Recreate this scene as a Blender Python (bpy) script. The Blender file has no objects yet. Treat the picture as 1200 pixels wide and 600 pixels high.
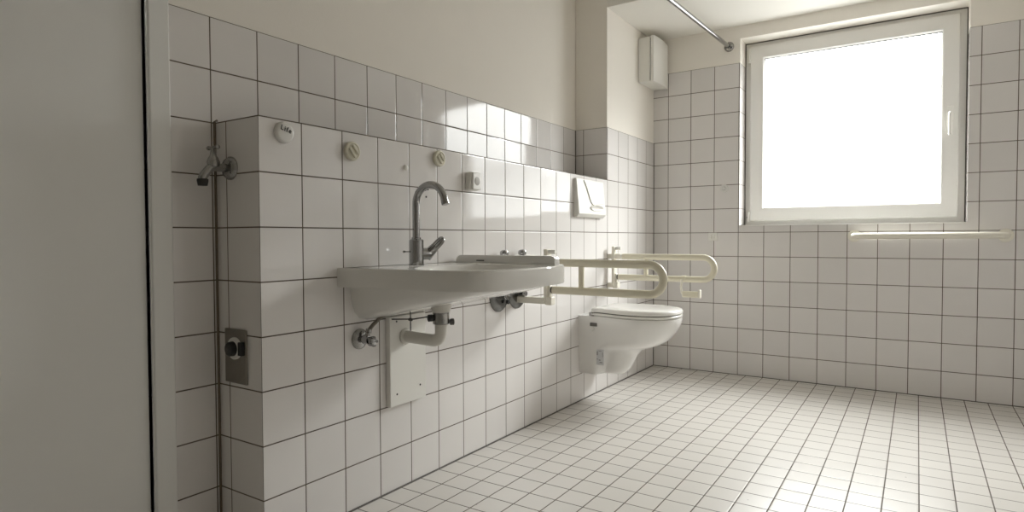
import bpy, bmesh, math, random
from mathutils import Vector, Matrix
random.seed(4)
C = bpy.context.scene.collection
PI = math.pi

# ------------------------------------------------------------------ materials
def new_mat(name):
    m = bpy.data.materials.new(name); m.use_nodes = True
    nt = m.node_tree; b = nt.nodes['Principled BSDF']
    return m, nt, b

def plain(name, col, rough=0.5, metal=0.0, spec=0.5, coat=0.0, noise=0.0, nscale=6.0, bump=0.0, bscale=200.0):
    m, nt, b = new_mat(name)
    b.inputs['Roughness'].default_value = rough
    b.inputs['Metallic'].default_value = metal
    b.inputs['Specular IOR Level'].default_value = spec
    b.inputs['Coat Weight'].default_value = coat
    b.inputs['Coat Roughness'].default_value = 0.05
    b.inputs['Base Color'].default_value = (*col, 1)
    geo = nt.nodes.new('ShaderNodeNewGeometry')
    if noise > 0:
        n = nt.nodes.new('ShaderNodeTexNoise'); n.inputs['Scale'].default_value = nscale
        n.inputs['Detail'].default_value = 4
        nt.links.new(geo.outputs['Position'], n.inputs['Vector'])
        mx = nt.nodes.new('ShaderNodeMix'); mx.data_type = 'RGBA'
        mx.inputs['A'].default_value = (*[c * (1 - noise) for c in col], 1)
        mx.inputs['B'].default_value = (*[min(1, c * (1 + noise)) for c in col], 1)
        nt.links.new(n.outputs['Fac'], mx.inputs['Factor'])
        nt.links.new(mx.outputs['Result'], b.inputs['Base Color'])
    if bump > 0:
        n2 = nt.nodes.new('ShaderNodeTexNoise'); n2.inputs['Scale'].default_value = bscale
        nt.links.new(geo.outputs['Position'], n2.inputs['Vector'])
        bp = nt.nodes.new('ShaderNodeBump'); bp.inputs['Strength'].default_value = bump
        bp.inputs['Distance'].default_value = 0.002
        nt.links.new(n2.outputs['Fac'], bp.inputs['Height'])
        nt.links.new(bp.outputs['Normal'], b.inputs['Normal'])
    return m

def tile_mat(name, pitch, ou, ov, grout_w, col, grout, rough, var=0.03, base_joint=False, tilt=0.012, wav=0.15, spots=False):
    """square tiles; UV holds metres; grout lines where (u-ou)/pitch and (v-ov)/pitch are whole"""
    m, nt, b = new_mat(name)
    N = nt.nodes.new; L = nt.links.new
    def math_(op, a, bb=None, clamp=False):
        n = N('ShaderNodeMath'); n.operation = op; n.use_clamp = clamp
        for i, v in enumerate((a, bb)):
            if v is None: continue
            if isinstance(v, (int, float)): n.inputs[i].default_value = v
            else: L(v, n.inputs[i])
        return n.outputs[0]
    uv = N('ShaderNodeUVMap'); uv.uv_map = 'UVMap'
    sp = N('ShaderNodeSeparateXYZ'); L(uv.outputs['UV'], sp.inputs[0])
    cells = []; dist = []; fr = []
    for out, off in ((sp.outputs['X'], ou), (sp.outputs['Y'], ov)):
        t = math_('DIVIDE', math_('SUBTRACT', out, off), pitch)
        cells.append(math_('FLOOR', t))
        f = math_('SUBTRACT', t, math_('FLOOR', t)); fr.append(f)
        dist.append(math_('MULTIPLY', math_('MINIMUM', f, math_('SUBTRACT', 1.0, f)), pitch))
    d = math_('MINIMUM', dist[0], dist[1])
    if base_joint:
        d = math_('MINIMUM', d, math_('MAXIMUM', math_('SUBTRACT', sp.outputs['Y'], 0.0018), 0.0))
    # 0 in the grout, 1 on the tile
    mr = N('ShaderNodeMapRange'); mr.inputs['From Min'].default_value = grout_w * 0.5
    mr.inputs['From Max'].default_value = grout_w * 0.5 + 0.0006; L(d, mr.inputs['Value'])
    mask = mr.outputs[0]
    cv = N('ShaderNodeCombineXYZ'); L(cells[0], cv.inputs[0]); L(cells[1], cv.inputs[1])
    wn = N('ShaderNodeTexWhiteNoise'); wn.noise_dimensions = '3D'; L(cv.outputs[0], wn.inputs['Vector'])
    geo = N('ShaderNodeNewGeometry')
    no = N('ShaderNodeTexNoise'); no.inputs['Scale'].default_value = 9; no.inputs['Detail'].default_value = 3
    L(geo.outputs['Position'], no.inputs['Vector'])
    va = math_('ADD', math_('MULTIPLY', math_('SUBTRACT', wn.outputs['Value'], 0.5), 2 * var), math_('MULTIPLY', math_('SUBTRACT', no.outputs['Fac'], 0.5), 0.05))
    hsv = N('ShaderNodeHueSaturation'); hsv.inputs['Color'].default_value = (*col, 1)
    L(math_('ADD', va, 1.0), hsv.inputs['Value'])
    tilecol = hsv.outputs['Color']
    if spots:
        n3 = N('ShaderNodeTexNoise'); n3.inputs['Scale'].default_value = 55; n3.inputs['Detail'].default_value = 1
        L(geo.outputs['Position'], n3.inputs['Vector'])
        r3 = N('ShaderNodeMapRange'); r3.inputs['From Min'].default_value = 0.805; r3.inputs['From Max'].default_value = 0.83
        L(n3.outputs['Fac'], r3.inputs['Value'])
        ms = N('ShaderNodeMix'); ms.data_type = 'RGBA'; L(r3.outputs[0], ms.inputs['Factor']); L(tilecol, ms.inputs['A'])
        ms.inputs['B'].default_value = (0.16, 0.14, 0.12, 1); tilecol = ms.outputs['Result']
    gn = N('ShaderNodeTexNoise'); gn.inputs['Scale'].default_value = 3.0; L(geo.outputs['Position'], gn.inputs['Vector'])
    gc = N('ShaderNodeMix'); gc.data_type = 'RGBA'; L(gn.outputs['Fac'], gc.inputs['Factor'])
    gc.inputs['A'].default_value = (*[g * 0.6 for g in grout], 1); gc.inputs['B'].default_value = (*[g * 1.5 for g in grout], 1)
    mx = N('ShaderNodeMix'); mx.data_type = 'RGBA'; L(mask, mx.inputs['Factor'])
    L(gc.outputs['Result'], mx.inputs['A']); L(tilecol, mx.inputs['B'])
    L(mx.outputs['Result'], b.inputs['Base Color'])
    rr = N('ShaderNodeMix'); L(mask, rr.inputs['Factor']); rr.inputs['A'].default_value = 0.9; rr.inputs['B'].default_value = rough
    L(rr.outputs['Result'], b.inputs['Roughness'])
    # relief: cushion edge, own tilt for every tile, a faint wave in the glaze
    ce = N('ShaderNodeMapRange'); ce.interpolation_type = 'SMOOTHSTEP'; ce.inputs['From Min'].default_value = grout_w * 0.5
    ce.inputs['From Max'].default_value = grout_w * 0.5 + 0.0035; L(d, ce.inputs['Value'])
    sc = N('ShaderNodeSeparateColor'); L(wn.outputs['Color'], sc.inputs[0])
    tu = math_('MULTIPLY', math_('MULTIPLY', math_('SUBTRACT', sc.outputs[0], 0.5), fr[0]), 2 * tilt * pitch)
    tv = math_('MULTIPLY', math_('MULTIPLY', math_('SUBTRACT', sc.outputs[1], 0.5), fr[1]), 2 * tilt * pitch)
    wv = N('ShaderNodeTexNoise'); wv.inputs['Scale'].default_value = 14; wv.inputs['Detail'].default_value = 2
    L(geo.outputs['Position'], wv.inputs['Vector'])
    h = math_('ADD', math_('MULTIPLY', ce.outputs[0], 0.0003), math_('ADD', tu, tv))
    h = math_('ADD', h, math_('MULTIPLY', wv.outputs['Fac'], 0.001 * wav))
    bp = N('ShaderNodeBump'); bp.inputs['Strength'].default_value = 1.0; bp.inputs['Distance'].default_value = 1.0
    L(h, bp.inputs['Height']); L(bp.outputs['Normal'], b.inputs['Normal'])
    b.inputs['Specular IOR Level'].default_value = 0.5
    return m

TC = (0.752, 0.730, 0.715)
GR = (0.105, 0.082, 0.060)
Z1 = 0.1437
M = {}
M['tile_x'] = tile_mat('wall_tile_long_wall', 0.15, -0.138, Z1, 0.0031, TC, GR, 0.07, base_joint=True)
M['tile_back'] = tile_mat('wall_tile_window_wall', 0.15, 0.10, Z1, 0.0031, TC, GR, 0.12, base_joint=True)
M['tile_side'] = tile_mat('wall_tile_returns', 0.15, 0.0, Z1, 0.0031, TC, GR, 0.10, base_joint=True)
M['tile_reveal'] = tile_mat('wall_tile_reveal', 0.15, 0.147, Z1, 0.0031, TC, GR, 0.10)
M['tile_floor'] = tile_mat('floor_tile', 0.10, 0.0, -0.043, 0.0034, (0.66, 0.635, 0.60), (0.11, 0.09, 0.075), 0.33, var=0.02, tilt=0.008, wav=0.3, spots=True)
M['paint'] = plain('wall_paint', (0.865, 0.83, 0.77), 0.9, spec=0.2, noise=0.015, bump=0.25, bscale=160)
M['ceiling'] = plain('ceiling_paint', (0.84, 0.82, 0.77), 0.9, spec=0.2, noise=0.01, bump=0.2, bscale=160)
M['ceramic'] = plain('white_ceramic', (0.75, 0.74, 0.71), 0.12, coat=0.3)
M['toilet_ceramic'] = plain('toilet_ceramic', (0.82, 0.81, 0.79), 0.14, coat=0.3)
M['lid'] = plain('seat_plastic', (0.84, 0.83, 0.80), 0.2)
M['chrome'] = plain('chrome', (0.38, 0.38, 0.38), 0.06, metal=1.0)
M['chrome_worn'] = plain('worn_chrome', (0.36, 0.355, 0.34), 0.25, metal=1.0, noise=0.25, nscale=60)
M['chrome_dark'] = plain('dark_mottled_chrome', (0.17, 0.17, 0.165), 0.22, metal=1.0, noise=0.35, nscale=50)  # darker, mottled version of the chrome
M['steel'] = plain('brushed_steel', (0.27, 0.25, 0.22), 0.35, metal=0.9, noise=0.12, nscale=40)
M['black'] = plain('black_plastic', (0.012, 0.012, 0.012), 0.4)
M['dark'] = plain('dark_rubber_and_shade', (0.03, 0.028, 0.026), 0.6)
M['cream'] = plain('cream_nylon', (0.74, 0.70, 0.56), 0.32)
M['cream_light'] = plain('light_cream_nylon', (0.80, 0.77, 0.68), 0.35)
M['white'] = plain('white_plastic', (0.80, 0.79, 0.75), 0.35)
M['ivory'] = plain('ivory_plastic', (0.66, 0.63, 0.52), 0.45)
M['pipe'] = plain('grey_white_pipe', (0.66, 0.64, 0.59), 0.4)
M['pvc'] = plain('window_pvc', (0.80, 0.79, 0.76), 0.3)
M['gasket'] = plain('window_gasket', (0.02, 0.02, 0.02), 0.6)
M['silicone'] = plain('brown_silicone', (0.15, 0.115, 0.08), 0.5, noise=0.2, nscale=30)
M['silicone_grey'] = plain('grey_silicone', (0.10, 0.09, 0.08), 0.5, noise=0.2, nscale=30)
M['doorpaint'] = plain('door_paint', (0.78, 0.78, 0.76), 0.4)
M['grey_print'] = plain('grey_print', (0.30, 0.30, 0.31), 0.6)
M['label_white'] = plain('label_paper', (0.66, 0.67, 0.69), 0.5)
M['hose'] = plain('braided_hose', (0.16, 0.145, 0.12), 0.4, metal=0.6, noise=0.3, nscale=300)
M['darkgrey'] = plain('dark_grey_plastic_and_shade', (0.12, 0.115, 0.105), 0.5)
M['socket_in'] = plain('socket_insert', (0.40, 0.38, 0.34), 0.5)

def glass_pane():
    m, nt, b = new_mat('window_glass'); nt.nodes.remove(b)
    tr = nt.nodes.new('ShaderNodeBsdfTransparent'); tr.inputs[0].default_value = (0.97, 0.98, 0.97, 1)
    gl = nt.nodes.new('ShaderNodeBsdfGlossy'); gl.inputs['Roughness'].default_value = 0.02
    ge = nt.nodes.new('ShaderNodeNewGeometry')
    def mth(op, a, b=None):
        n = nt.nodes.new('ShaderNodeMath'); n.operation = op
        for i, v in enumerate((a, b)):
            if v is None: continue
            if isinstance(v, (int, float)): n.inputs[i].default_value = v
            else: nt.links.new(v, n.inputs[i])
        return n.outputs[0]
    dp = nt.nodes.new('ShaderNodeVectorMath'); dp.operation = 'DOT_PRODUCT'
    nt.links.new(ge.outputs['Incoming'], dp.inputs[0]); nt.links.new(ge.outputs['Normal'], dp.inputs[1])
    # Schlick, the same from both sides of the thin pane
    fres = mth('ADD', mth('MULTIPLY', mth('POWER', mth('SUBTRACT', 1.0, mth('ABSOLUTE', dp.outputs['Value'])), 5.0), 0.96), 0.04)
    mx = nt.nodes.new('ShaderNodeMixShader')
    nt.links.new(fres, mx.inputs[0]); nt.links.new(tr.outputs[0], mx.inputs[1]); nt.links.new(gl.outputs[0], mx.inputs[2])
    nt.links.new(mx.outputs[0], nt.nodes['Material Output'].inputs[0])
    return m
M['paint_dark'] = plain('bounce_damping_paint', (0.50, 0.48, 0.44), 0.9, spec=0.2, noise=0.03)  # unseen front wall, toned down to cut the light it bounces back
M['glass'] = glass_pane()
def clear_plastic():
    m, nt, b = new_mat('clear_plastic')
    b.inputs['Base Color'].default_value = (0.86, 0.85, 0.82, 1); b.inputs['Roughness'].default_value = 0.08
    b.inputs['Transmission Weight'].default_value = 0.15; b.inputs['IOR'].default_value = 1.45
    return m
M['clear'] = clear_plastic()

# ------------------------------------------------------------------ helpers
def fresh(bm, name, mats, parent=None, smooth=True, bevel=0.0, seg=2, sub=0, uvworld=False):
    bmesh.ops.recalc_face_normals(bm, faces=bm.faces)
    me = bpy.data.meshes.new(name)
    if uvworld:
        uvl = bm.loops.layers.uv.new('UVMap')
        for f in bm.faces:
            n = f.normal
            for l in f.loops:
                c = l.vert.co
                l[uvl].uv = (c.y, c.z) if abs(n.x) > 0.7 else ((c.x, c.z) if abs(n.y) > 0.7 else (c.x, c.y))
    bm.to_mesh(me); bm.free()
    for mt in (mats if isinstance(mats, (list, tuple)) else [mats]): me.materials.append(mt)
    if smooth:
        for p in me.polygons: p.use_smooth = True
    o = bpy.data.objects.new(name, me); C.objects.link(o)
    if bevel > 0:
        md = o.modifiers.new('bevel', 'BEVEL'); md.width = bevel; md.segments = seg; md.limit_method = 'ANGLE'; md.angle_limit = 0.6
        md.harden_normals = False
    if sub:
        md = o.modifiers.new('sub', 'SUBSURF'); md.levels = sub; md.render_levels = sub
    if smooth and not sub:
        try: me.set_sharp_from_angle(angle=math.radians(38))
        except Exception: pass
    if parent is not None:
        o.parent = parent
        o.matrix_parent_inverse = Matrix.Translation(parent.location).inverted()
    return o

def thing(name, label, cat, loc=(0, 0, 0), group=None):
    o = bpy.data.objects.new(name, None); C.objects.link(o); o.location = loc
    o.empty_display_size = 0.05
    o['label'] = label; o['category'] = cat
    if group: o['group'] = group
    return o
def tag(o, label, cat, group=None):
    o['label'] = label; o['category'] = cat
    if group: o['group'] = group
    return o
def struct(o):
    o['kind'] = 'structure'; return o

def add_box(bm, x0, x1, y0, y1, z0, z1, mi=0, fm=None):
    v = [bm.verts.new((x, y, z)) for x in (x0, x1) for y in (y0, y1) for z in (z0, z1)]
    F = {'-x': (0, 1, 3, 2), '+x': (4, 6, 7, 5), '-y': (0, 4, 5, 1), '+y': (2, 3, 7, 6), '-z': (0, 2, 6, 4), '+z': (1, 5, 7, 3)}
    for k, idx in F.items():
        f = bm.faces.new([v[i] for i in idx]); f.material_index = (fm or {}).get(k, mi)
    return v
def bx(*a):
    bm = bmesh.new(); add_box(bm, *a); return bm

def frames(pts):
    P = [Vector(p) for p in pts]; T = []
    for i in range(len(P)):
        a = P[max(0, i - 1)]; b = P[min(len(P) - 1, i + 1)]
        T.append((b - a).normalized())
    up = Vector((0, 0, 1)) if abs(T[0].z) < 0.9 else Vector((1, 0, 0))
    n = T[0].cross(up).normalized(); out = []
    for i, t in enumerate(T):
        n = (n - t * n.dot(t)).normalized()
        out.append((P[i], t, n, t.cross(n).normalized()))
    return out
def add_tube(bm, pts, r, seg=16, cap=True, mi=0):
    fr = frames(pts); rings = []
    for i, (p, t, n, b) in enumerate(fr):
        rr = r[i] if isinstance(r, (list, tuple)) else r
        rings.append([bm.verts.new(p + n * math.cos(2 * PI * k / seg) * rr + b * math.sin(2 * PI * k / seg) * rr) for k in range(seg)])
    for a, b in zip(rings, rings[1:]):
        for k in range(seg):
            f = bm.faces.new((a[k], a[(k + 1) % seg], b[(k + 1) % seg], b[k])); f.material_index = mi
    if cap:
        for rg in (rings[0], rings[-1]):
            f = bm.faces.new(rg); f.material_index = mi
def tube(pts, r, seg=16, cap=True):
    bm = bmesh.new(); add_tube(bm, pts, r, seg, cap); return bm
def fillet(pts, rad, n=8):
    P = [Vector(p) for p in pts]; out = [P[0]]
    for i in range(1, len(P) - 1):
        a, b, c = P[i - 1], P[i], P[i + 1]
        d1 = (a - b).normalized(); d2 = (c - b).normalized()
        ang = d1.angle(d2)
        if ang > PI - 0.01: out.append(b); continue
        R = rad[i - 1] if isinstance(rad, (list, tuple)) else rad
        L = min(R / math.tan(ang / 2), (a - b).length * 0.499, (c - b).length * 0.499); R = L * math.tan(ang / 2)
        cen = b + (d1 + d2).normalized() * (R / math.sin(ang / 2))
        s = b + d1 * L - cen; e = b + d2 * L - cen
        for k in range(n + 1):
            om = s.angle(e); t = k / n
            out.append(cen + (s * math.sin((1 - t) * om) + e * math.sin(t * om)) / math.sin(om))
    out.append(P[-1]); return out
def add_lathe(bm, prof, origin, axis, seg=32, mi=0):
    """prof: (distance along axis, radius)"""
    ax = Vector(axis).normalized(); up = Vector((0, 0, 1)) if abs(ax.z) < 0.9 else Vector((1, 0, 0))
    n = ax.cross(up).normalized(); b = ax.cross(n); O = Vector(origin); rings = []
    for d, r in prof:
        if r < 1e-6: rings.append([bm.verts.new(O + ax * d)])
        else: rings.append([bm.verts.new(O + ax * d + (n * math.cos(2 * PI * k / seg) + b * math.sin(2 * PI * k / seg)) * r) for k in range(seg)])
    for a, c in zip(rings, rings[1:]):
        for k in range(seg):
            k2 = (k + 1) % seg
            if len(a) == 1 and len(c) == 1: continue
            if len(a) == 1: f = bm.faces.new((a[0], c[k2], c[k]))
            elif len(c) == 1: f = bm.faces.new((a[k], a[k2], c[0]))
            else: f = bm.faces.new((a[k], a[k2], c[k2], c[k]))
            f.material_index = mi
    for rg in (rings[0], rings[-1]):
        if len(rg) > 2: bm.faces.new(rg).material_index = mi
def lathe(prof, origin, axis, seg=32):
    bm = bmesh.new(); add_lathe(bm, prof, origin, axis, seg); return bm
def loft(rings, cap0=True, cap1=True, bm=None):
    bm = bm or bmesh.new(); R = [[bm.verts.new(p) for p in r] for r in rings]
    n = len(R[0])
    for a, b in zip(R, R[1:]):
        for k in range(n): bm.faces.new((a[k], a[(k + 1) % n], b[(k + 1) % n], b[k]))
    if cap0: bm.faces.new(R[0])
    if cap1: bm.faces.new(R[-1])
    return bm
def add_prism(bm, poly, axis, a, b, mi=0):
    """poly in the two other axes, extruded along axis ('x','y','z') from a to b"""
    def P(u, v, w): return {'x': (w, u, v), 'y': (u, w, v), 'z': (u, v, w)}[axis]
    A = [bm.verts.new(P(u, v, a)) for u, v in poly]; B = [bm.verts.new(P(u, v, b)) for u, v in poly]
    n = len(A); bm.faces.new(A).material_index = mi; bm.faces.new(B).material_index = mi
    for k in range(n): bm.faces.new((A[k], A[(k + 1) % n], B[(k + 1) % n], B[k])).material_index = mi
def prism(*a):
    bm = bmesh.new(); add_prism(bm, *a); return bm

# ------------------------------------------------------------------ the room
XR = -0.203            # recessed wall plane
YE = -2.977            # free end of the tiled boxing
YP = -0.7435           # face of the pier
LT = 1.1937; RT = 1.4937; BT = 1.9437   # tile tops
ZC = 2.17; ZH = 2.52   # low and high ceiling
X1 = 2.35; Y0 = -5.3
WX0, WX1, WZ0, WZ1 = 0.555, 1.70, 0.935, 2.092   # window opening
DY0, DY1, DZ = -4.02, -3.165, 2.02                # door opening

bm = bmesh.new(); add_box(bm, -0.6, X1 + 0.2, Y0 - 0.2, 0.4, -0.12, 0.0)
floor = struct(fresh(bm, 'floor', M['tile_floor'], smooth=False, uvworld=True))

# long wall with the recessed upper part: tiles below, paint above
bm = bmesh.new()
for y0, y1 in ((Y0, DY0), (DY1, 0.0)):
    add_box(bm, -0.42, XR, y0, y1, 0, RT, 0)
    add_box(bm, -0.42, XR - 0.002, y0, y1, RT, ZH, 1)
add_box(bm, -0.42, XR - 0.002, DY0, DY1, DZ, ZH, 1)
wl = struct(fresh(bm, 'wall_left', [M['tile_x'], M['paint']], smooth=False, uvworld=True))

# half-height boxing and the full-height pier
bm = bmesh.new(); add_box(bm, XR + 0.0005, 0.0, YE, YP - 0.0002, 0, LT + 0.0018, 0, {'-y': 1})
struct(fresh(bm, 'wall_boxing', [M['tile_x'], M['tile_side']], smooth=False, uvworld=True, bevel=0.0012))
bm = bmesh.new(); add_box(bm, XR + 0.0005, 0.0, YP, 0.0, 0, RT, 0, {'-y': 1})
add_box(bm, XR + 0.0005, -0.002, YP + 0.002, 0.0, RT, ZH, 2)
struct(fresh(bm, 'wall_pier', [M['tile_x'], M['tile_side'], M['paint']], smooth=False, uvworld=True))

# window wall
bm = bmesh.new(); TH = 0.26
ft = {'-y': 0, '+x': 3, '-x': 3, '+z': 3, '-z': 3}
def wb(x0, x1, z0, z1, tiled):
    if tiled: add_box(bm, x0, x1, 0.0, TH, z0, z1, 0, {'-y': 0, '+x': 2, '-x': 2, '+z': 1, '-z': 1, '+y': 1})
    else: add_box(bm, x0, x1, 0.002, TH, z0, z1, 1)
wb(-0.42, WX0, 0, BT, True); wb(-0.42, WX0, BT, ZH, False)
wb(WX1, X1 + .2, 0, BT, True); wb(WX1, X1 + .2, BT, ZH, False)
wb(WX0, WX1, 0, WZ0, True); wb(WX0, WX1, WZ1, ZH, False)
struct(fresh(bm, 'wall_back', [M['tile_back'], M['paint'], M['tile_reveal']], smooth=False, uvworld=True))
bm = bmesh.new(); add_box(bm, X1, X1 + 0.15, Y0, 0.0, 0, BT, 0); add_box(bm, X1 + 0.002, X1 + 0.15, Y0, 0.0, BT, ZH, 1)
struct(fresh(bm, 'wall_right', [M['tile_x'], M['paint']], smooth=False, uvworld=True))
bm = bmesh.new(); add_box(bm, -0.42, X1 + 0.15, Y0 - 0.15, Y0, 0, RT, 0); add_box(bm, -0.42, X1 + .15, Y0 - 0.15, Y0 - 0.002, RT, ZH, 1)
struct(fresh(bm, 'wall_front', [M['paint_dark'], M['paint_dark']], smooth=False, uvworld=True))
bm = bmesh.new(); add_box(bm, -0.42, X1 + 0.15, Y0 - 0.15, 0.36, ZH, ZH + 0.12)
add_box(bm, -0.0015, X1, YP + 0.002, 0.002, ZC, ZH)
struct(fresh(bm, 'ceiling', M['ceiling'], smooth=False))

# silicone joints in the corners
struct(fresh(tube([(XR + .003, YE - .003, 0.0), (XR + .003, YE - .003, LT + 0.004), (XR + .012, YE - .001, LT + .006)], 0.0036, 8), 'trim_1', M['silicone']))
struct(fresh(tube([(XR + .0015, YP - .0015, LT), (XR + .0015, YP - .0015, RT)], 0.0035, 8), 'trim_2', M['silicone_grey']))
struct(fresh(tube([(.001, -.001, 0), (.001, -.001, RT)], 0.003, 8), 'trim_3', M['silicone_grey']))
struct(fresh(tube([(0.001, YE, .0008), (0.001, 0, .0008)], 0.0038, 8), 'trim_4', M['silicone_grey']))
struct(fresh(tube([(0, -.001, .0008), (X1, -.001, .0008)], 0.003, 8), 'trim_5', M['silicone_grey']))
struct(fresh(tube([(XR, YE - .001, .0008), (0, YE - .001, .0008)], 0.003, 8), 'trim_6', M['silicone_grey']))

# door in the long wall, nearest the camera
fr = struct(fresh(bx(XR - .12, XR + .016, DY1, DY1 + 0.055, 0, DZ + .055), 'door_1', M['doorpaint'], bevel=0.004, seg=3))
bm = bx(XR - .12, XR + .016, DY0 - .055, DY0, 0, DZ + .055); add_box(bm, XR - .12, XR + .016, DY0, DY1, DZ, DZ + .055)
fresh(bm, 'door_frame', M['doorpaint'], fr, bevel=0.004, seg=3)
lf = fresh(bx(XR - .05, XR - .008, DY0 + .004, DY1 - .004, .008, DZ - .004), 'door_leaf', M['doorpaint'], fr, bevel=0.002)
bm = bmesh.new(); add_tube(bm, fillet([(XR - .01, DY0 + .07, 1.05), (XR + .045, DY0 + .07, 1.05), (XR + .045, DY0 + .19, 1.05)], .012), .009)
add_lathe(bm, [(0, .026), (.006, .026), (.008, .022)], (XR - .008, DY0 + .07, 1.05), (1, 0, 0))
fresh(bm, 'door_handle', M['chrome_worn'], lf)

# ------------------------------------------------------------------ window
FY = 0.142
win = struct(thing('window_1', 'x', 'x', (WX0, FY, WZ0)))
del win['label']; del win['category']
def ring(x0, x1, z0, z1, w, y0, y1):
    """mitred rectangular frame"""
    bm = bmesh.new()
    o = [(x0, z0), (x1, z0), (x1, z1), (x0, z1)]; i = [(x0 + w, z0 + w), (x1 - w, z0 + w), (x1 - w, z1 - w), (x0 + w, z1 - w)]
    O = [[bm.verts.new((a, y, b)) for a, b in o] for y in (y0, y1)]; I = [[bm.verts.new((a, y, b)) for a, b in i] for y in (y0, y1)]
    for k in range(4):
        k2 = (k + 1) % 4
        bm.faces.new((O[0][k], O[0][k2], I[0][k2], I[0][k])); bm.faces.new((O[1][k2], O[1][k], I[1][k], I[1][k2]))
        bm.faces.new((O[0][k2], O[0][k], O[1][k], O[1][k2])); bm.faces.new((I[0][k], I[0][k2], I[1][k2], I[1][k]))
    return bm
fresh(ring(WX0 + .002, WX1 - .002, WZ0 + .002, WZ1 - .002, .06, FY, FY + .07), 'window_frame', M['pvc'], win, bevel=.002)
fresh(ring(WX0 - .0, WX1 + .0, WZ0, WZ1, .005, FY - .004, FY + .001), 'window_joint', M['silicone_grey'], win)
sash = fresh(ring(WX0 + .034, WX1 - .034, WZ0 + .034, WZ1 - .026, .078, FY - .020, FY + .05), 'window_sash', M['pvc'], win, bevel=.006, seg=3)
fresh(ring(WX0 + .106, WX1 - .106, WZ0 + .106, WZ1 - .098, .009, FY - .005, FY + .02), 'glazing_bead', M['pvc'], sash, bevel=.003)
fresh(ring(WX0 + .113, WX1 - .113, WZ0 + .113, WZ1 - .105, .004, FY + .006, FY + .022), 'gasket', M['gasket'], sash)
fresh(bx(WX0 + .11, WX1 - .11, FY + .016, FY + .022, WZ0 + .11, WZ1 - .102), 'window_pane', M['glass'], sash, smooth=False)
for z, h in ((WZ1 - .085, .045), (WZ0 + .06, .03)):
    fresh(tube([(WX0 + .028, FY - .020, z - h), (WX0 + .028, FY - .020, z + h)], .0085, 12), 'hinge', M['white'], sash, bevel=.0015)
fresh(lathe([(0, .006), (.006, .006), (.007, .003)], (WX0 + .020, FY - .0005, WZ0 + .055), (0, -1, 0), 16), 'hinge_pin', M['black'], sash)
bm = bx(WX1 - .09, WX1 - .06, FY - .026, FY - .018, 1.44, 1.57)
add_tube(bm, fillet([(WX1 - .075, FY - .02, 1.53), (WX1 - .075, FY - .06, 1.53), (WX1 - .075, FY - .06, 1.41)], .012), .009)
fresh(bm, 'window_handle', M['white'], sash, bevel=.003)
struct(fresh(bx(WX0 - .0, WX1 + .0, -.004, FY, WZ0 - .001, WZ0 + .004), 'trim_7', M['pvc'], bevel=.001))

# ------------------------------------------------------------------ washbasin
CY = -2.395
def chaikin(pts, it=3):
    for _ in range(it):
        q = [pts[0]]
        for a, b in zip(pts, pts[1:]):
            q.append((a[0] * .75 + b[0] * .25, a[1] * .75 + b[1] * .25)); q.append((a[0] * .25 + b[0] * .75, a[1] * .25 + b[1] * .75))
        q.append(pts[-1]); pts = q
    return pts
half = [(0.0, .318), (.20, .306), (.395, .285), (.492, .250), (.524, .135), (.532, 0.0)]
left = chaikin([(x, -w) for x, w in half] + [(x, w) for x, w in half[-2::-1]])
outline = [(x, CY + y) for x, y in left]
wallseg = [(0.0, CY + .318 - .636 * k / 16) for k in range(1, 16)]
outline = outline + wallseg            # starts at the left wall corner, runs round the front, returns along the wall
ZT, ZB = 0.772, 0.713
def scl(k, kx=None, z=0, cx=0.0, dz=None):
    kx = k if kx is None else kx
    return [(x * kx + cx * (1 - kx), CY + (y - CY) * k, z if dz is None else dz(x * kx, CY + (y - CY) * k)) for x, y in outline]
def ell(f, z):
    # bowl opening, same number of points by direction from the bowl centre
    out = []
    for x, y in outline:
        a = math.atan2((y - CY) / .30, (x - .30) / .24)
        out.append((.305 + .165 * f * math.cos(a), CY + .235 * f * math.sin(a), z))
    return out
def under(depth_k):
    def f(x, y):
        t = min(1, max(0, x / .50))
        return ZB - .002 - (0.098 * (1 - t) ** 1.15 + 0.012) * depth_k
    return f
rings = [ell(.12, .672), ell(.5, .678), ell(.85, .70), ell(.97, .745), ell(1.0, .764), ell(1.04, .770), scl(.97, .975, ZT - .001), scl(.99, .992, ZT), scl(1.0, 1.0, ZT - .005),
         scl(1.0, 1.0, ZB + .003), scl(.996, .997, ZB), scl(.850, .935, ZB - .0005), scl(.840, .925, 0, 0, under(.12)), scl(.822, .90, 0, 0, under(.42)), scl(.785, .86, 0, 0, under(.74)), scl(.725, .79, 0, 0, under(.93)),
         scl(.62, .68, 0, 0, under(1.01)), scl(.35, .45, 0, 0, under(1.03)), scl(.08, .12, 0, 0, under(1.03))]
basin = thing('washbasin', 'wide white ceramic washbasin fixed to the tiled wall under the swan-neck tap', 'washbasin', (0.0, CY, ZB))
fresh(loft(rings), 'basin_bowl', M['ceramic'], basin)
# raised side border on the window side
bm = bmesh.new(); prof = []
for k in range(7):
    a = PI - (PI / 2) * k / 6; prof.append((.036 + .026 * math.cos(a), .772 + .027 * math.sin(a)))
prof += [(.425, .800), (.437, .797), (.443, .789), (.443, .7705)]
prof = [(.010, .7705)] + prof
add_prism(bm, prof, 'y', CY + .250, CY + .286)
fresh(bm, 'raised_border', M['ceramic'], basin, bevel=.007, seg=3)
bm = bx(.11, .145, CY + .2485, CY + .2505, .7775, .7815)
fresh(bm, 'overflow_slot', M['dark'], basin, smooth=False)

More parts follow.
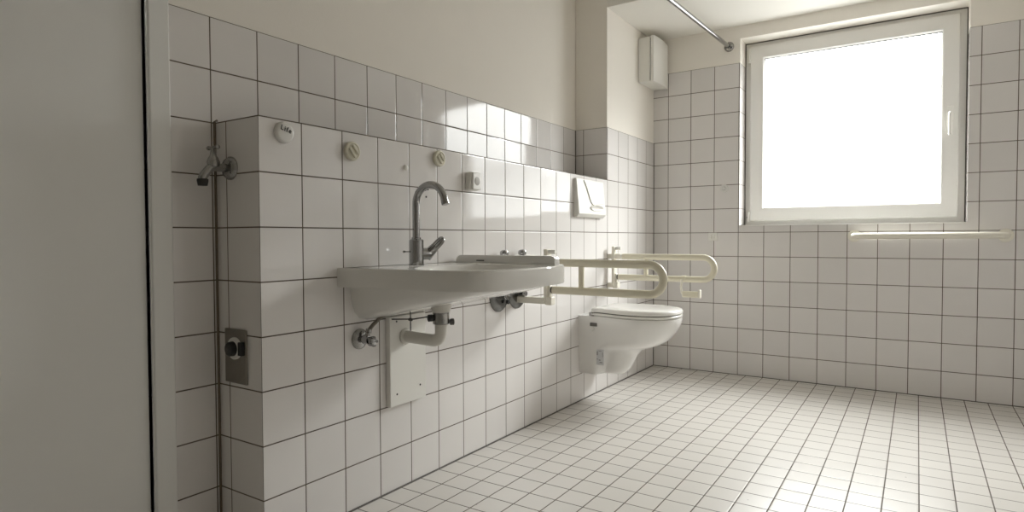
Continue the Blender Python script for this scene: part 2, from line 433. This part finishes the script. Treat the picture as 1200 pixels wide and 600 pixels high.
# ------------------------------------------------------------------ tap on the basin
FX, FYY = 0.088, -2.452
tp = thing('basin_tap', 'tall chrome swan-neck mixer tap standing on the washbasin', 'tap', (FX, FYY, ZT))
fresh(lathe([(0, .0262), (.004, .0262), (.005, .0245), (.084, .0245), (.087, .021), (.087, .016), (.092, .016), (.094, .0135)], (FX, FYY, ZT), (0, 0, 1), 40), 'tap_body', M['chrome'], tp)
R = .0615; zc = .976; pts = [(FX, FYY, ZT + .09), (FX, FYY, .90), (FX, FYY, .94)]
for k in range(0, 25):
    a = PI - (PI * 0.93) * k / 24
    pts.append((FX + R + R * math.cos(a), FYY, zc + R * math.sin(a)))
ex = Vector(pts[-1]) - Vector(pts[-2]); ex.normalize(); pts.append(tuple(Vector(pts[-1]) + ex * .008))
sp_ = fresh(tube(pts, .0122, 24), 'spout', M['chrome'], tp)
e = Vector(pts[-1]); fresh(tube([e - ex * .002, e + ex * .012], .0128, 24), 'aerator', M['chrome'], sp_, bevel=.001)
# side cartridge and loop lever
lv = fresh(lathe([(0, .0205), (.034, .0205), (.038, .018), (.040, .006)], (FX + .004, FYY + .015, ZT + .038), (.35, 1, 0), 28), 'cartridge_housing', M['chrome'], tp)
base = Vector((FX + .016, FYY + .046, ZT + .040)); d = Vector((.50, .30, .62)).normalized()
side = Vector((.35, 1, 0)).normalized(); side = (side - d * side.dot(d)).normalized()
loop = []
Lh = .060; w = .0105
for k in range(28):
    a = 2 * PI * k / 28; s = math.cos(a); c_ = math.sin(a)
    loop.append(base + d * (Lh / 2 + .006 + (Lh / 2) * s) + d.cross(side).normalized() * w * (1 if c_ > 0 else -1) * abs(c_) ** .6)
loop.append(loop[0]); loop.append(loop[1])
bm = tube(loop, .0074, 10); add_tube(bm, [base - d * .016, base + d * .030], [.0195, .0150], 16)
fresh(bm, 'lever', M['chrome'], tp)
bm = tube([(FX - .018, FYY - .018, ZT + .046), (FX - .026, FYY - .03, ZT + .046)], .0022, 8)
add_lathe(bm, [(-.004, .003), (0, .0045), (.004, .003)], (FX - .027, FYY - .031, ZT + .046), (-.5, -.8, 0), 12)
fresh(bm, 'screw_cap', M['chrome_worn'], tp)

# ------------------------------------------------------------------ trap under the basin
TX, TY = 0.17, -2.425
tr = thing('drain_trap', 'pale plastic drain bend with a dark metal band under the washbasin', 'drain pipe', (TX, TY, .52))
fresh(lathe([(0, .016), (.008, .030), (.028, .036), (.040, .037), (.042, .033)], (TX, TY, .611), (0, 0, 1), 28), 'drain_cup', M['pipe'], tr)
cl = fresh(lathe([(0, .024), (.002, .0275), (.042, .0275), (.044, .024)], (TX, TY, .578), (0, 0, 1), 28), 'clamp_band', M['chrome_worn'], tr)
fresh(lathe([(0, .008), (.003, .011), (.014, .011), (.016, .006)], (TX + .022, TY + .018, .585), (.7, .7, 0), 12), 'clamp_screw', M['darkgrey'], cl)
fresh(lathe([(0, .008), (.003, .012), (.016, .012), (.018, .006)], (TX - .016, TY - .022, .600), (-.4, -.8, 0), 12), 'rod_clip', M['black'], cl)
pth = fillet([(TX, TY, .585), (TX, TY, .520), (0.012, TY - .012, .527)], .036, 10)
fresh(tube(pth, .0205, 24), 'drain_bend', M['pipe'], tr)
fresh(lathe([(0, .028), (.004, .028), (.008, .0215)], (.021, TY - .0115, .5265), (1, 0.02, 0), 24), 'wall_collar', M['pipe'], tr)
bm = tube([(TX - .018, TY - .03, .606), (.10, -2.48, .596), (.02, -2.50, .592)], .0022, 8)
add_tube(bm, [(.088, -2.483, .557), (.088, -2.483, .645)], .0020, 8)
add_lathe(bm, [(0, .005), (.012, .005)], (.094, -2.483, .594), (-1, 0, 0), 8)
fresh(bm, 'linkage_rod', M['dark'], tr)
fresh(tube([(TX - .02, TY - .012, .640), (.09, -2.47, .632), (.07, -2.475, .632)], .004, 8), 'inlet_pipe', M['pipe'], tr)

# cover panel behind the trap
pn = thing('cover_panel', 'tall narrow white cover panel screwed to the wall under the washbasin', 'panel', (0, -2.42, .30))
fresh(bx(0.0005, .020, -2.510, -2.331, .2955, .600), 'panel_board', M['white'], pn, bevel=.002)
for y, z in ((-2.478, .582), (-2.478, .335), (-2.362, .345)):
    fresh(lathe([(0, .0035), (.0012, .0035)], (.0195, y, z), (1, 0, 0), 10), 'screw', M['black'], pn)

# left angle valve with braided hose
VY, VZ = -2.626, .542
av = thing('angle_valve', 'small chrome angle valve with braided hose, left of the cover panel', 'valve', (0, VY, VZ))
fresh(lathe([(0, .033), (.003, .033), (.010, .026), (.013, .014)], (0.0, VY, VZ), (1, 0, 0), 32), 'rosette', M['chrome_worn'], av)
fresh(lathe([(0, .010), (.012, .010), (.013, .014), (.036, .014), (.037, .009), (.048, .009)], (.010, VY, VZ), (1, 0, 0), 20), 'valve_body', M['chrome'], av)
bm = bmesh.new()
for k in range(5):
    a = 2 * PI * k / 5; add_lathe(bm, [(-.007, .0045), (0, .006), (.007, .0045)], (.060, VY + .012 * math.cos(a), VZ - .004 + .012 * math.sin(a)), (1, 0, 0), 10)
add_lathe(bm, [(-.008, .011), (.006, .012), (.009, .008)], (.060, VY, VZ - .004), (1, 0, 0), 16)
fresh(bm, 'handle', M['chrome'], av)
bm = bmesh.new(); add_lathe(bm, [(0, .008), (.018, .008), (.019, .010), (.030, .010)], (.034, VY, VZ + .004), (0, .35, 1), 12)
fresh(bm, 'outlet_nut', M['chrome_worn'], av)
hp = [(.034, VY + .010, VZ + .030), (.038, VY + .028, VZ + .048), (.045, VY + .058, VZ + .068), (.055, VY + .105, VZ + .076), (.07, VY + .140, VZ + .082), (.073, VY + .148, VZ + .090)]
def smooth_path(P, n=6):
    P = [Vector(p) for p in P]; out = []
    for i in range(len(P) - 1):
        p0 = P[max(0, i - 1)]; p1 = P[i]; p2 = P[i + 1]; p3 = P[min(len(P) - 1, i + 2)]
        for k in range(n):
            t = k / n
            out.append(.5 * ((2 * p1) + (p2 - p0) * t + (2 * p0 - 5 * p1 + 4 * p2 - p3) * t * t + (3 * p1 - p0 - 3 * p2 + p3) * t ** 3))
    out.append(P[-1]); return out
fresh(tube(smooth_path(hp), .0062, 12), 'hose', M['hose'], av)

# pair of tall wall valves between basin and toilet
def wall_valve(y, label):
    t = thing('wall_valve', label, 'valve', (0, y, .62), 'pair of tall chrome wall valves beyond the washbasin')
    fresh(lathe([(0, .068), (.004, .068), (.010, .062), (.014, .03)], (0, y, .618), (1, 0, 0), 40), 'cover_rosette', M['chrome_dark'], t)
    fresh(lathe([(0, .014), (.028, .014), (.030, .011), (.038, .011)], (.012, y, .618), (1, 0, 0), 20), 'valve_body', M['chrome'], t)
    fresh(lathe([(0, .009), (.003, .010), (.010, .010), (.012, .008)], (.020, y + .034, .590), (1, 0, 0), 16), 'stop_cap', M['black'], t)
    fresh(tube([(.030, y, .625), (.030, y, .790)], .009, 16), 'riser_pipe', M['chrome_worn'], t)
    fresh(lathe([(0, .009), (.004, .017), (.014, .019), (.022, .016), (.026, .009), (.027, 0)], (.030, y, .786), (0, 0, 1), 24), 'top_knob', M['chrome'], t)
wall_valve(-1.842, 'chrome wall valve just beyond the washbasin, nearer of the two')
wall_valve(-1.700, 'chrome wall valve beside the cream grab rail, farther of the two')

# ------------------------------------------------------------------ folding grab rails
def grab_rail(y, xp, tip, strut, label, arms):
    t = thing('grab_rail', label, 'grab rail', (0, y, .585), 'folding grab rails beside the toilet')
    zt, zl, r = .757, .640, .0165
    fresh(bx(xp, xp + .016, y - .022, y + .022, .588, .815), 'mounting_plate', M['cream_light'], t, bevel=.004)
    if arms:
        fresh(bx(0, xp + .002, y - .018, y + .018, .578, .606), 'lower_arm', M['cream_light'], t, bevel=.004)
        fresh(bx(0, xp + .002, y - .018, y + .018, .742, .770), 'upper_arm', M['cream_light'], t, bevel=.004)
        bm = bx(xp + .004, xp + .036, y - .020, y + .020, .575, .612)
        add_box(bm, xp + .010, xp + .026, y - .012, y + .012, .61, .66)
        fresh(bm, 'hinge_block', M['cream_light'], t, bevel=.005)
        fresh(tube([(xp + .010, y, .803), (xp + .048, y, .803)], .0095, 16), 'hinge_pin', M['white'], t, bevel=.002)
    else:
        bm = bmesh.new(); add_prism(bm, [(xp + .012, .592), (xp + .045, .622), (xp + .045, .630), (xp + .012, .630)], 'y', y - .01, y + .01)
        fresh(bm, 'hinge_block', M['cream_light'], t, bevel=.003)
    fresh(tube([(xp + .012, y, zt), (xp + .050, y, zt)], .016, 20), 'hinge_sleeve', M['cream_light'], t, bevel=.003)
    fresh(tube([(xp + .050, y, zt), (xp + .060, y, zt)], .0125, 20), 'sleeve_ring', M['white'], t)
    rr = (zt - zl) / 2; pts = [(xp + .060, y, zt), (strut, y, zt), (tip - rr - r, y, zt)]
    for k in range(1, 20):
        a = PI / 2 - PI * k / 20; pts.append((tip - rr - r + rr * math.cos(a), y, zl + rr + rr * math.sin(a)))
    pts += [(tip - rr - r, y, zl), (strut, y, zl), (xp + .036, y, zl)]
    bar = fresh(tube(pts, r, 24), 'loop_bar', M['cream'], t)
    fresh(tube([(xp + .030, y, zl), (xp + .0362, y, zl)], .0150, 20), 'end_plug', M['dark'], bar)
    fresh(tube([(strut, y, zl + .008), (strut, y, zt - .008)], .012, 18), 'strut', M['cream'], t)
    return t
grab_rail(-1.70, .150, .688, .320, 'nearer cream folding grab rail, in front of the toilet', True)
RF = -.73
grab_rail(RF, .030, .618, .228, 'farther cream folding grab rail carrying the paper holder, beyond the toilet', True)
ph = thing('toilet_paper_holder', 'empty cream toilet paper holder hanging under the farther grab rail', 'paper holder', (.44, RF, .55))
zz = .637
bm = bmesh.new(); pts = []
for k in range(13):
    a = -PI / 2 + PI * 1.0 * (k / 12); pts.append((RF - .0 + .0195 * math.sin(a), zz + .0195 * math.cos(a)))
prof = [(RF + .0185 * math.sin(-PI / 2 + PI * k / 12), zz + .0185 * math.cos(-PI / 2 + PI * k / 12)) for k in range(13)]
prof += [(RF + .0225 * math.sin(PI / 2 - PI * k / 12), zz + .0225 * math.cos(PI / 2 - PI * k / 12)) for k in range(13)]
add_prism(bm, prof, 'x', .430, .452)
fresh(bm, 'clip', M['cream'], ph)
fresh(tube(fillet([(.436, RF - .020, .64), (.432, RF - .021, .60), (.436, RF - .020, .568), (.448, RF - .02, .553)], .012), .006, 10), 'hanger', M['cream_light'], ph)
bm = bx(.440, .535, RF - .032, RF - .012, .545, .578)
fresh(bm, 'roll_arm', M['cream'], ph, bevel=.007, seg=3)
fresh(bx(.526, .538, RF - .036, RF - .008, .543, .588), 'end_stop', M['cream_light'], ph, bevel=.004)

# ------------------------------------------------------------------ toilet
TC_Y = -.970
toilet = thing('toilet', 'white wall-hung toilet with closed lid, standing clear of the tiled floor', 'toilet', (0, TC_Y, .15))
def t_outline(hb, hf, tip, xc, z, xb=.0, n=26, pw=2.2):
    pts = []
    for s in (-1, 1):
        side_ = []
        for k in range(n):
            u = k / (n - 1)
            if u < .45:
                x = xb + (xc - xb) * (u / .45)
                x0_ = .085 if z < .36 else .06; q = max(0, min(1, (x - x0_) / max(.02, (xc - x0_)))); q = q * q * (3 - 2 * q)
                hw = hb + (hf - hb) * q
            else:
                a = (u - .45) / .55 * PI / 2
                x = xc + (tip - xc) * math.sin(a) ** (2 / pw) if a > 0 else xc
                hw = hf * max(0.0, math.cos(a)) ** (2 / pw)
            side_.append((x, TC_Y + s * hw, z))
        if s == -1: pts += side_
        else: pts += side_[::-1][1:]
    return pts
tr_r = []
for hb, hf, tip, xc, z in [(.040, .030, .165, .10, .146), (.108, .046, .190, .11, .148), (.118, .056, .215, .12, .157), (.122, .064, .238, .13, .182), (.124, .070, .256, .14, .215),
                           (.126, .078, .275, .16, .255), (.128, .092, .305, .18, .284), (.130, .118, .352, .22, .300), (.131, .142, .400, .25, .317), (.133, .160, .442, .27, .345), (.134, .172, .474, .29, .385),
                           (.135, .180, .494, .30, .425), (.136, .183, .500, .30, .448), (.135, .182, .499, .30, .457), (.128, .174, .491, .30, .460), (.06, .09, .40, .28, .460)]:
    tr_r.append(t_outline(hb, hf, tip, xc, z))
bowl = fresh(loft(tr_r), 'toilet_bowl', M['toilet_ceramic'], toilet)
def seat_ring(k, z, x0=.055):
    return [(max(x, x0 + (0.0)) if True else x, TC_Y + (y - TC_Y) * k, z) for x, y, _ in t_outline(.150, .187 , .515, .30, z, xb=x0)]
def seat_r(off, z): return t_outline(.140 + off, .184 + off, .502 + off, .30, z - .0055, xb=.078 - off)
fresh(loft([seat_r(-.012, .4655), seat_r(-.006, .468), seat_r(-.001, .471), seat_r(0, .476), seat_r(-.003, .4795), seat_r(-.01, .4805)]), 'toilet_seat', M['lid'], toilet)
fresh(loft([seat_r(-.012, .484), seat_r(-.003, .485), seat_r(.001, .489), seat_r(.001, .498), seat_r(-.004, .505), seat_r(-.014, .508), seat_r(-.06, .511), seat_r(-.12, .512)]), 'toilet_lid', M['lid'], toilet)
fresh(loft([seat_r(-.014, .479), seat_r(-.014, .486)]), 'lid_gap_shade', M['dark'], toilet)  # dark slab standing in for the shade in the gap between seat and lid
for s in (-1, 1):
    fresh(bx(.064, .092, TC_Y + s * .122 - .018, TC_Y + s * .122 + .018, .458, .478), 'seat_hinge', M['chrome_worn'], toilet, bevel=.004)
    b_ = fresh(bx(.070, .112, TC_Y + s * .136 - .006, TC_Y + s * .136 + .006, .406, .424), 'fixing_recess_shade', M['darkgrey'], toilet, bevel=.003)  # dark box painting in the shade of the fixing recess
    fresh(lathe([(0, .011), (.010, .011), (.013, .008)], (.084, TC_Y + s * .132, .393), (0, s, 0), 16), 'fixing_cap', M['white'], b_)
# sticker on the flank
st = fresh(bx(.100, .142, TC_Y - .1245, TC_Y - .1215, .205, .285), 'sticker', M['label_white'], toilet, smooth=False)
bm = bmesh.new(); yy = TC_Y - .1245
add_box(bm, .102, .109, yy - .0006, yy, .255, .275); add_box(bm, .134, .137, yy - .0006, yy, .248, .272); add_box(bm, .114, .128, yy - .0006, yy, .276, .279)
add_box(bm, .103, .108, yy - .0006, yy, .232, .238); add_box(bm, .114, .124, yy - .0006, yy, .228, .233); add_box(bm, .118, .134, yy - .0006, yy, .216, .221)
fresh(bm, 'sticker_print', M['grey_print'], st, smooth=False)

# flush plate above the toilet
fp = thing('flush_plate', 'white curved flush plate with oval button on the wall above the toilet', 'flush plate', (0, -.985, .97))
a0, a1, b0, b1 = -1.155, -.83, .972, 1.172
bm = bmesh.new(); rows = []
for k in range(13):
    u = k / 12; z = b0 + (b1 - b0) * u
    xx = .012 + .018 * (1 - u) ** 1.0 * (1 if u > .12 else u / .12) + .004
    rows.append((xx if False else (.016 + .018 * (1 - u)) * (1 if u > .06 else .55), z))
poly = [(0.0, b0)] + rows + [(0.0, b1)]
A = [bm.verts.new((x, a0, z)) for x, z in poly]; B = [bm.verts.new((x, a1, z)) for x, z in poly]
bm.faces.new(A); bm.faces.new(B)
for k in range(len(A)): bm.faces.new((A[k], A[(k + 1) % len(A)], B[(k + 1) % len(A)], B[k]))
fresh(bm, 'plate_cover', M['white'], fp, bevel=.003, seg=3)
# push button with a curved left edge and a finger hollow at its foot
def fx(z): return .016 + .018 * (1 - (z - b0) / (b1 - b0))
poly = [(-1.078, 1.166), (-.848, 1.166), (-.848, 1.050), (-.985, 1.036), (-1.010, 1.050), (-1.030, 1.085), (-1.052, 1.130)]
bm = bmesh.new()
A = [bm.verts.new((fx(z) - .006, y, z)) for y, z in poly]; B = [bm.verts.new((fx(z) + .0055, y, z)) for y, z in poly]
bm.faces.new(A); bm.faces.new(B)
for k in range(len(A)): bm.faces.new((A[k], A[(k + 1) % len(A)], B[(k + 1) % len(A)], B[k]))
fresh(bm, 'flush_button', M['white'], fp, bevel=.002)
bm = bmesh.new(); rr_ = []
for q, xo in ((1.0, -.004), (1.0, .003), (.9, .0075), (.78, .006), (.5, .001), (.1, 0.0)):
    rr_.append([(fx(1.022 + .017 * q * math.sin(2 * PI * k / 28)) + xo + (.004 * math.sin(2 * PI * k / 28) if xo > 0 else 0), -.945 + .082 * q * math.cos(2 * PI * k / 28), 1.022 + .017 * q * math.sin(2 * PI * k / 28)) for k in range(28)])
fresh(loft(rr_), 'finger_hollow', M['white'], fp)

# ------------------------------------------------------------------ small things on the long wall
so = thing('power_socket', 'white power socket with grey round insert on the tiled wall', 'socket', (0, -2.03, 1.083))
fresh(bx(0, .030, -2.069, -2.014, 1.050, 1.122), 'surface_box', M['white'], so, bevel=.006, seg=3)
fc = fresh(bx(.029, .038, -2.067, -2.016, 1.052, 1.120), 'socket_frame', M['white'], so, bevel=.004, seg=3)
fresh(lathe([(0, .0165), (.0010, .0165), (.0015, .014)], (.0378, -2.041, 1.086), (1, 0, 0), 28), 'socket_insert', M['socket_in'], fc)

def round_hook(y, z, r, label):
    t = thing('round_wall_knob', label, 'wall knob', (0, y, z), 'round ivory knobs on the tiled wall')
    fresh(lathe([(0, r * .92), (.006, r), (.012, r), (.015, r * .93), (.016, r * .80), (.014, r * .74), (.014, 0)], (0, y, z), (1, 0, 0), 36), 'knob_disc', M['ivory'], t)
    for s in (-1, 1):
        dv = Vector((0, math.cos(-.85), math.sin(-.85))); pv = Vector((0, math.sin(.85), math.cos(.85)))
        c_ = Vector((.0165, y, z)) + pv * s * r * .28
        fresh(tube([c_ - dv * r * .55, c_ + dv * r * .55], .0042, 8), 'ridge', M['ivory'], t)
round_hook(-2.655, 1.134, .030, 'round ivory knob on the tile between the clear lettered knob and the swan-neck tap')
round_hook(-2.236, 1.156, .030, 'round ivory knob right above the tap\'s swan neck')

lk = thing('clear_wall_knob', 'shiny round knob with small black lettering near the projecting wall corner', 'wall knob', (0, -2.90, 1.158))
kd = fresh(lathe([(0, .030), (.005, .030), (.011, .0285), (.0135, .026), (.0145, .022), (.015, 0)], (0, -2.90, 1.158), (1, 0, 0), 36), 'knob_disc', M['clear'], lk)
fresh(lathe([(0, .024), (.002, .024)], (.0005, -2.90, 1.158), (1, 0, 0), 30), 'suction_cup', M['white'], lk)
def text_mesh(s, size):
    cu = bpy.data.curves.new('lettering', 'FONT'); cu.body = s; cu.size = size; cu.extrude = .0004; cu.align_x = 'CENTER'
    cu.offset = .0003; cu.space_character = 1.3
    ob = bpy.data.objects.new('tmp', cu); C.objects.link(ob)
    dg = bpy.context.evaluated_depsgraph_get(); me = bpy.data.meshes.new_from_object(ob.evaluated_get(dg))
    bpy.data.objects.remove(ob); return me
me = text_mesh('Life', .019); me.materials.clear(); me.materials.append(M['black'])
to = bpy.data.objects.new('lettering', me); C.objects.link(to)
to.matrix_world = Matrix.Translation((.0168, -2.903, 1.160)) @ Matrix.Rotation(math.radians(-14), 4, 'X') @ Matrix(((0, 0, 1, 0), (1, 0, 0, 0), (0, 1, 0, 0), (0, 0, 0, 1)))
mw = to.matrix_world.copy(); to.parent = kd; to.matrix_parent_inverse = Matrix.Translation(kd.matrix_world.translation).inverted(); to.matrix_world = mw

tag(fresh(lathe([(0, .010), (.004, .010), (.007, .007), (.008, 0)], (0, -2.407, 1.107), (1, 0, 0), 20), 'white_peg', M['white']), 'tiny white cap on the tile above the tap body', 'cap')
hk = thing('wall_hook', 'small black hook on the tiles seen through the tap\'s arch', 'hook', (0, -2.30, 1.04))
bm = tube(smooth_path([(0, -2.296, 1.040), (.010, -2.300, 1.040), (.012, -2.312, 1.038), (.012, -2.320, 1.034)]), .003, 8)
add_tube(bm, [(.003, -2.292, 1.036), (.003, -2.292, 1.058)], .0018, 8)
fresh(bm, 'hook_arm', M['dark'], hk)
fresh(lathe([(0, .0035), (.0015, .0035)], (0, -2.300, 1.012), (1, 0, 0), 10), 'hook_screw', M['dark'], hk)

# ------------------------------------------------------------------ on the end face of the boxing
bt = thing('bib_tap', 'old chrome bib tap with tee handle on the narrow end wall', 'tap', (-.128, YE, 1.06))
fresh(lathe([(0, .033), (.004, .033), (.012, .027), (.016, .016)], (-.128, YE, 1.060), (0, -1, 0), 36), 'rosette', M['chrome_worn'], bt)
bm = tube(fillet([(-.128, YE - .012, 1.060), (-.128, YE - .060, 1.058), (-.130, YE - .082, 1.030), (-.130, YE - .082, 1.018)], .02), [.011] * 2 + [.011] * 20 if False else .0115, 20)
fresh(bm, 'tap_body', M['chrome_worn'], bt)
fresh(lathe([(0, .012), (.012, .0145), (.018, .0145), (.019, .011)], (-.130, YE - .082, 1.006), (0, 0, 1), 24), 'outlet_ring', M['dark'], bt)
fresh(lathe([(0, .015), (.012, .017), (.024, .013), (.030, .009), (.046, .006), (.050, .006)], (-.128, YE - .052, 1.060), (0, 0, 1), 24), 'bonnet', M['chrome_worn'], bt)
bm = tube([(-.150, YE - .052, 1.112), (-.106, YE - .052, 1.112)], [.0045, .0045], 12)
for x in (-.150, -.106): add_lathe(bm, [(-.004, .003), (-.002, .006), (.002, .006), (.004, .003)], (x, YE - .052, 1.112), (1, 0, 0), 12)
fresh(bm, 'tee_handle', M['chrome_worn'], bt)

cp = thing('control_plate', 'dark steel control plate with a black knob on the narrow end wall', 'control plate', (-.114, YE, .53))
fresh(bx(-.164, -.062, YE - .006, YE, .455, .609), 'steel_plate', M['steel'], cp, bevel=.003)
fresh(lathe([(0, .031), (.006, .031), (.009, .028)], (-.112, YE - .005, .555), (0, -1, 0), 36), 'knob_ring', M['white'], cp)
fresh(lathe([(0, .021), (.013, .020), (.016, .017), (.017, 0)], (-.112, YE - .012, .555), (0, -1, 0), 32), 'black_knob', M['black'], cp)
fresh(bx(-.084, -.068, YE - .018, YE - .005, .538, .576), 'black_stop', M['black'], cp, bevel=.002)

# ------------------------------------------------------------------ ventilation box, rod, things on the window wall
vb = thing('fan_box', 'white boxy extractor fan housing high in the corner by the window', 'extractor fan', (0, -.14, 1.83))
fresh(bx(0, .076, -.278, -.012, 1.842, 2.120), 'housing', M['white'], vb, bevel=.004)
bm = bmesh.new()
prof = [(.081, -.280), (.081, -.010), (.101, -.014)] + [(.101 + .010 * math.sin(PI * k / 8), -.014 - (.262) * k / 8) for k in range(1, 8)] + [(.101, -.276)]
add_prism(bm, prof, 'z', 1.838, 2.124)
fresh(bm, 'front_cover', M['white'], vb, bevel=.003)
fresh(bx(.074, .083, -.272, -.02, 1.85, 2.112), 'cover_gap', M['darkgrey'], vb)

cr = thing('curtain_rod', 'chrome shower curtain rod ending at the wall above the window corner', 'curtain rod', (.49, 0, 2.05))
RDX = ROD = None
p1 = Vector((.488, -.002, 2.052)); p2 = Vector((.388, -1.9, 2.052))
fresh(tube([p1, p1 + (p2 - p1) * .5, p2], .0125, 20), 'rod', M['chrome'], cr)
fresh(lathe([(0, .030), (.004, .030), (.012, .024), (.016, .016), (.022, .0135)], (.488, 0, 2.052), (0, -1, 0), 32), 'wall_flange', M['chrome_worn'], cr)
fl = lathe([(0, .007), (.006, .007)], (.500, -.012, 2.044), (.5, -1, -.2), 12); fresh(fl, 'flange_screw', M['black'], cr)
fresh(tube([(.40, -1.66, 2.05), (.40, -1.66, ZH + .002)], .006, 12), 'ceiling_hanger', M['chrome'], cr)

tag(fresh(lathe([(0, .026), (.003, .026), (.005, .020), (.004, .012), (.010, .010), (.012, .006), (.013, 0)], (.462, 0, 1.172), (0, -1, 0), 32), 'suction_disc', M['clear']), 'clear round suction disc on the window wall left of the window', 'suction cup')
sk = thing('square_hook', 'small square white double hook on the window wall above the grab rail', 'hook', (.395, 0, .87))
fresh(bx(.365, .423, -.006, 0, .842, .893), 'back_plate', M['white'], sk, bevel=.004)
for x in (.383, .405): fresh(bx(x - .004, x + .004, -.014, -.004, .855, .880), 'prong', M['white'], sk, bevel=.002)

hr = thing('wall_handrail', 'cream handrail starting under the window on the right', 'handrail', (1.18, 0, .90))
pts = fillet([(1.186, -.004, .868), (1.186, -.075, .868), (1.86, -.075, .868), (1.86, -.004, .868)], .03, 8)
fresh(tube(pts, .0165, 20), 'rail_tube', M['cream_light'], hr)
for x in (1.186, 1.86): fresh(lathe([(0, .034), (.006, .034), (.012, .028), (.014, .017)], (x, 0, .868), (0, -1, 0), 32), 'rail_flange', M['cream_light'], hr)

# ------------------------------------------------------------------ daylight
w = bpy.data.worlds.new('sky'); bpy.context.scene.world = w; w.use_nodes = True
nt = w.node_tree; bg = nt.nodes['Background']
tcn = nt.nodes.new('ShaderNodeTexCoord'); sx = nt.nodes.new('ShaderNodeSeparateXYZ'); nt.links.new(tcn.outputs['Generated'], sx.inputs[0])
mrn = nt.nodes.new('ShaderNodeMapRange'); mrn.inputs['From Min'].default_value = -0.5; mrn.inputs['From Max'].default_value = 0.5
nt.links.new(sx.outputs['Z'], mrn.inputs['Value'])
rp = nt.nodes.new('ShaderNodeValToRGB'); nt.links.new(mrn.outputs[0], rp.inputs[0])
cr_ = rp.color_ramp; cr_.elements[0].position = 0.0; cr_.elements[0].color = (.16, .16, .16, 1)
cr_.elements[1].position = 1.0; cr_.elements[1].color = (1.1, 1.1, 1.1, 1)
for p_, c_ in ((.49, (.16, .16, .16, 1)), (.52, (.22, .22, .22, 1)), (.605, (.15, .15, .15, 1)), (.635, (.30, .30, .30, 1)), (.71, (.38, .38, .38, 1)), (.78, (1.1, 1.1, 1.1, 1))):
    e_ = cr_.elements.new(p_); e_.color = c_
nt.links.new(rp.outputs[0], bg.inputs['Color']); bg.inputs['Strength'].default_value = 31.0
ld = bpy.data.lights.new('window_portal', 'AREA'); ld.shape = 'RECTANGLE'; ld.size = WX1 - WX0; ld.size_y = WZ1 - WZ0
ld.cycles.is_portal = True
lo = bpy.data.objects.new('window_portal', ld); C.objects.link(lo); lo.location = ((WX0 + WX1) / 2, .255, (WZ0 + WZ1) / 2)
lo.rotation_euler = (math.radians(-90), 0, 0)

# ------------------------------------------------------------------ camera
yaw, pit, rol = 0.58103, 0.02783, -0.00366
fw = Vector((-math.sin(yaw) * math.cos(pit), math.cos(yaw) * math.cos(pit), -math.sin(pit)))
rt = Vector((math.cos(yaw), math.sin(yaw), 0)); up = rt.cross(fw)
r2 = rt * math.cos(rol) + up * math.sin(rol); u2 = -rt * math.sin(rol) + up * math.cos(rol)
cam = bpy.data.cameras.new('camera'); cam.sensor_width = 36; cam.lens = 36 * 723.46 / 1200; cam.clip_start = 0.02
co = bpy.data.objects.new('camera', cam); C.objects.link(co)
mt = Matrix((( r2.x, u2.x, -fw.x), (r2.y, u2.y, -fw.y), (r2.z, u2.z, -fw.z))).to_4x4(); mt.translation = (1.4853, -3.9985, 0.8594)
co.matrix_world = mt
S = bpy.context.scene; S.camera = co
S.view_settings.view_transform = 'Standard'; S.view_settings.look = 'None'; S.view_settings.gamma = 1
S.view_settings.use_curve_mapping = False; S.view_settings.exposure = 0.0
S.cycles.max_bounces = 14; S.cycles.diffuse_bounces = 10; S.cycles.glossy_bounces = 6; S.cycles.transparent_max_bounces = 8
S.cycles.use_denoising = True; S.cycles.sample_clamp_indirect = 8
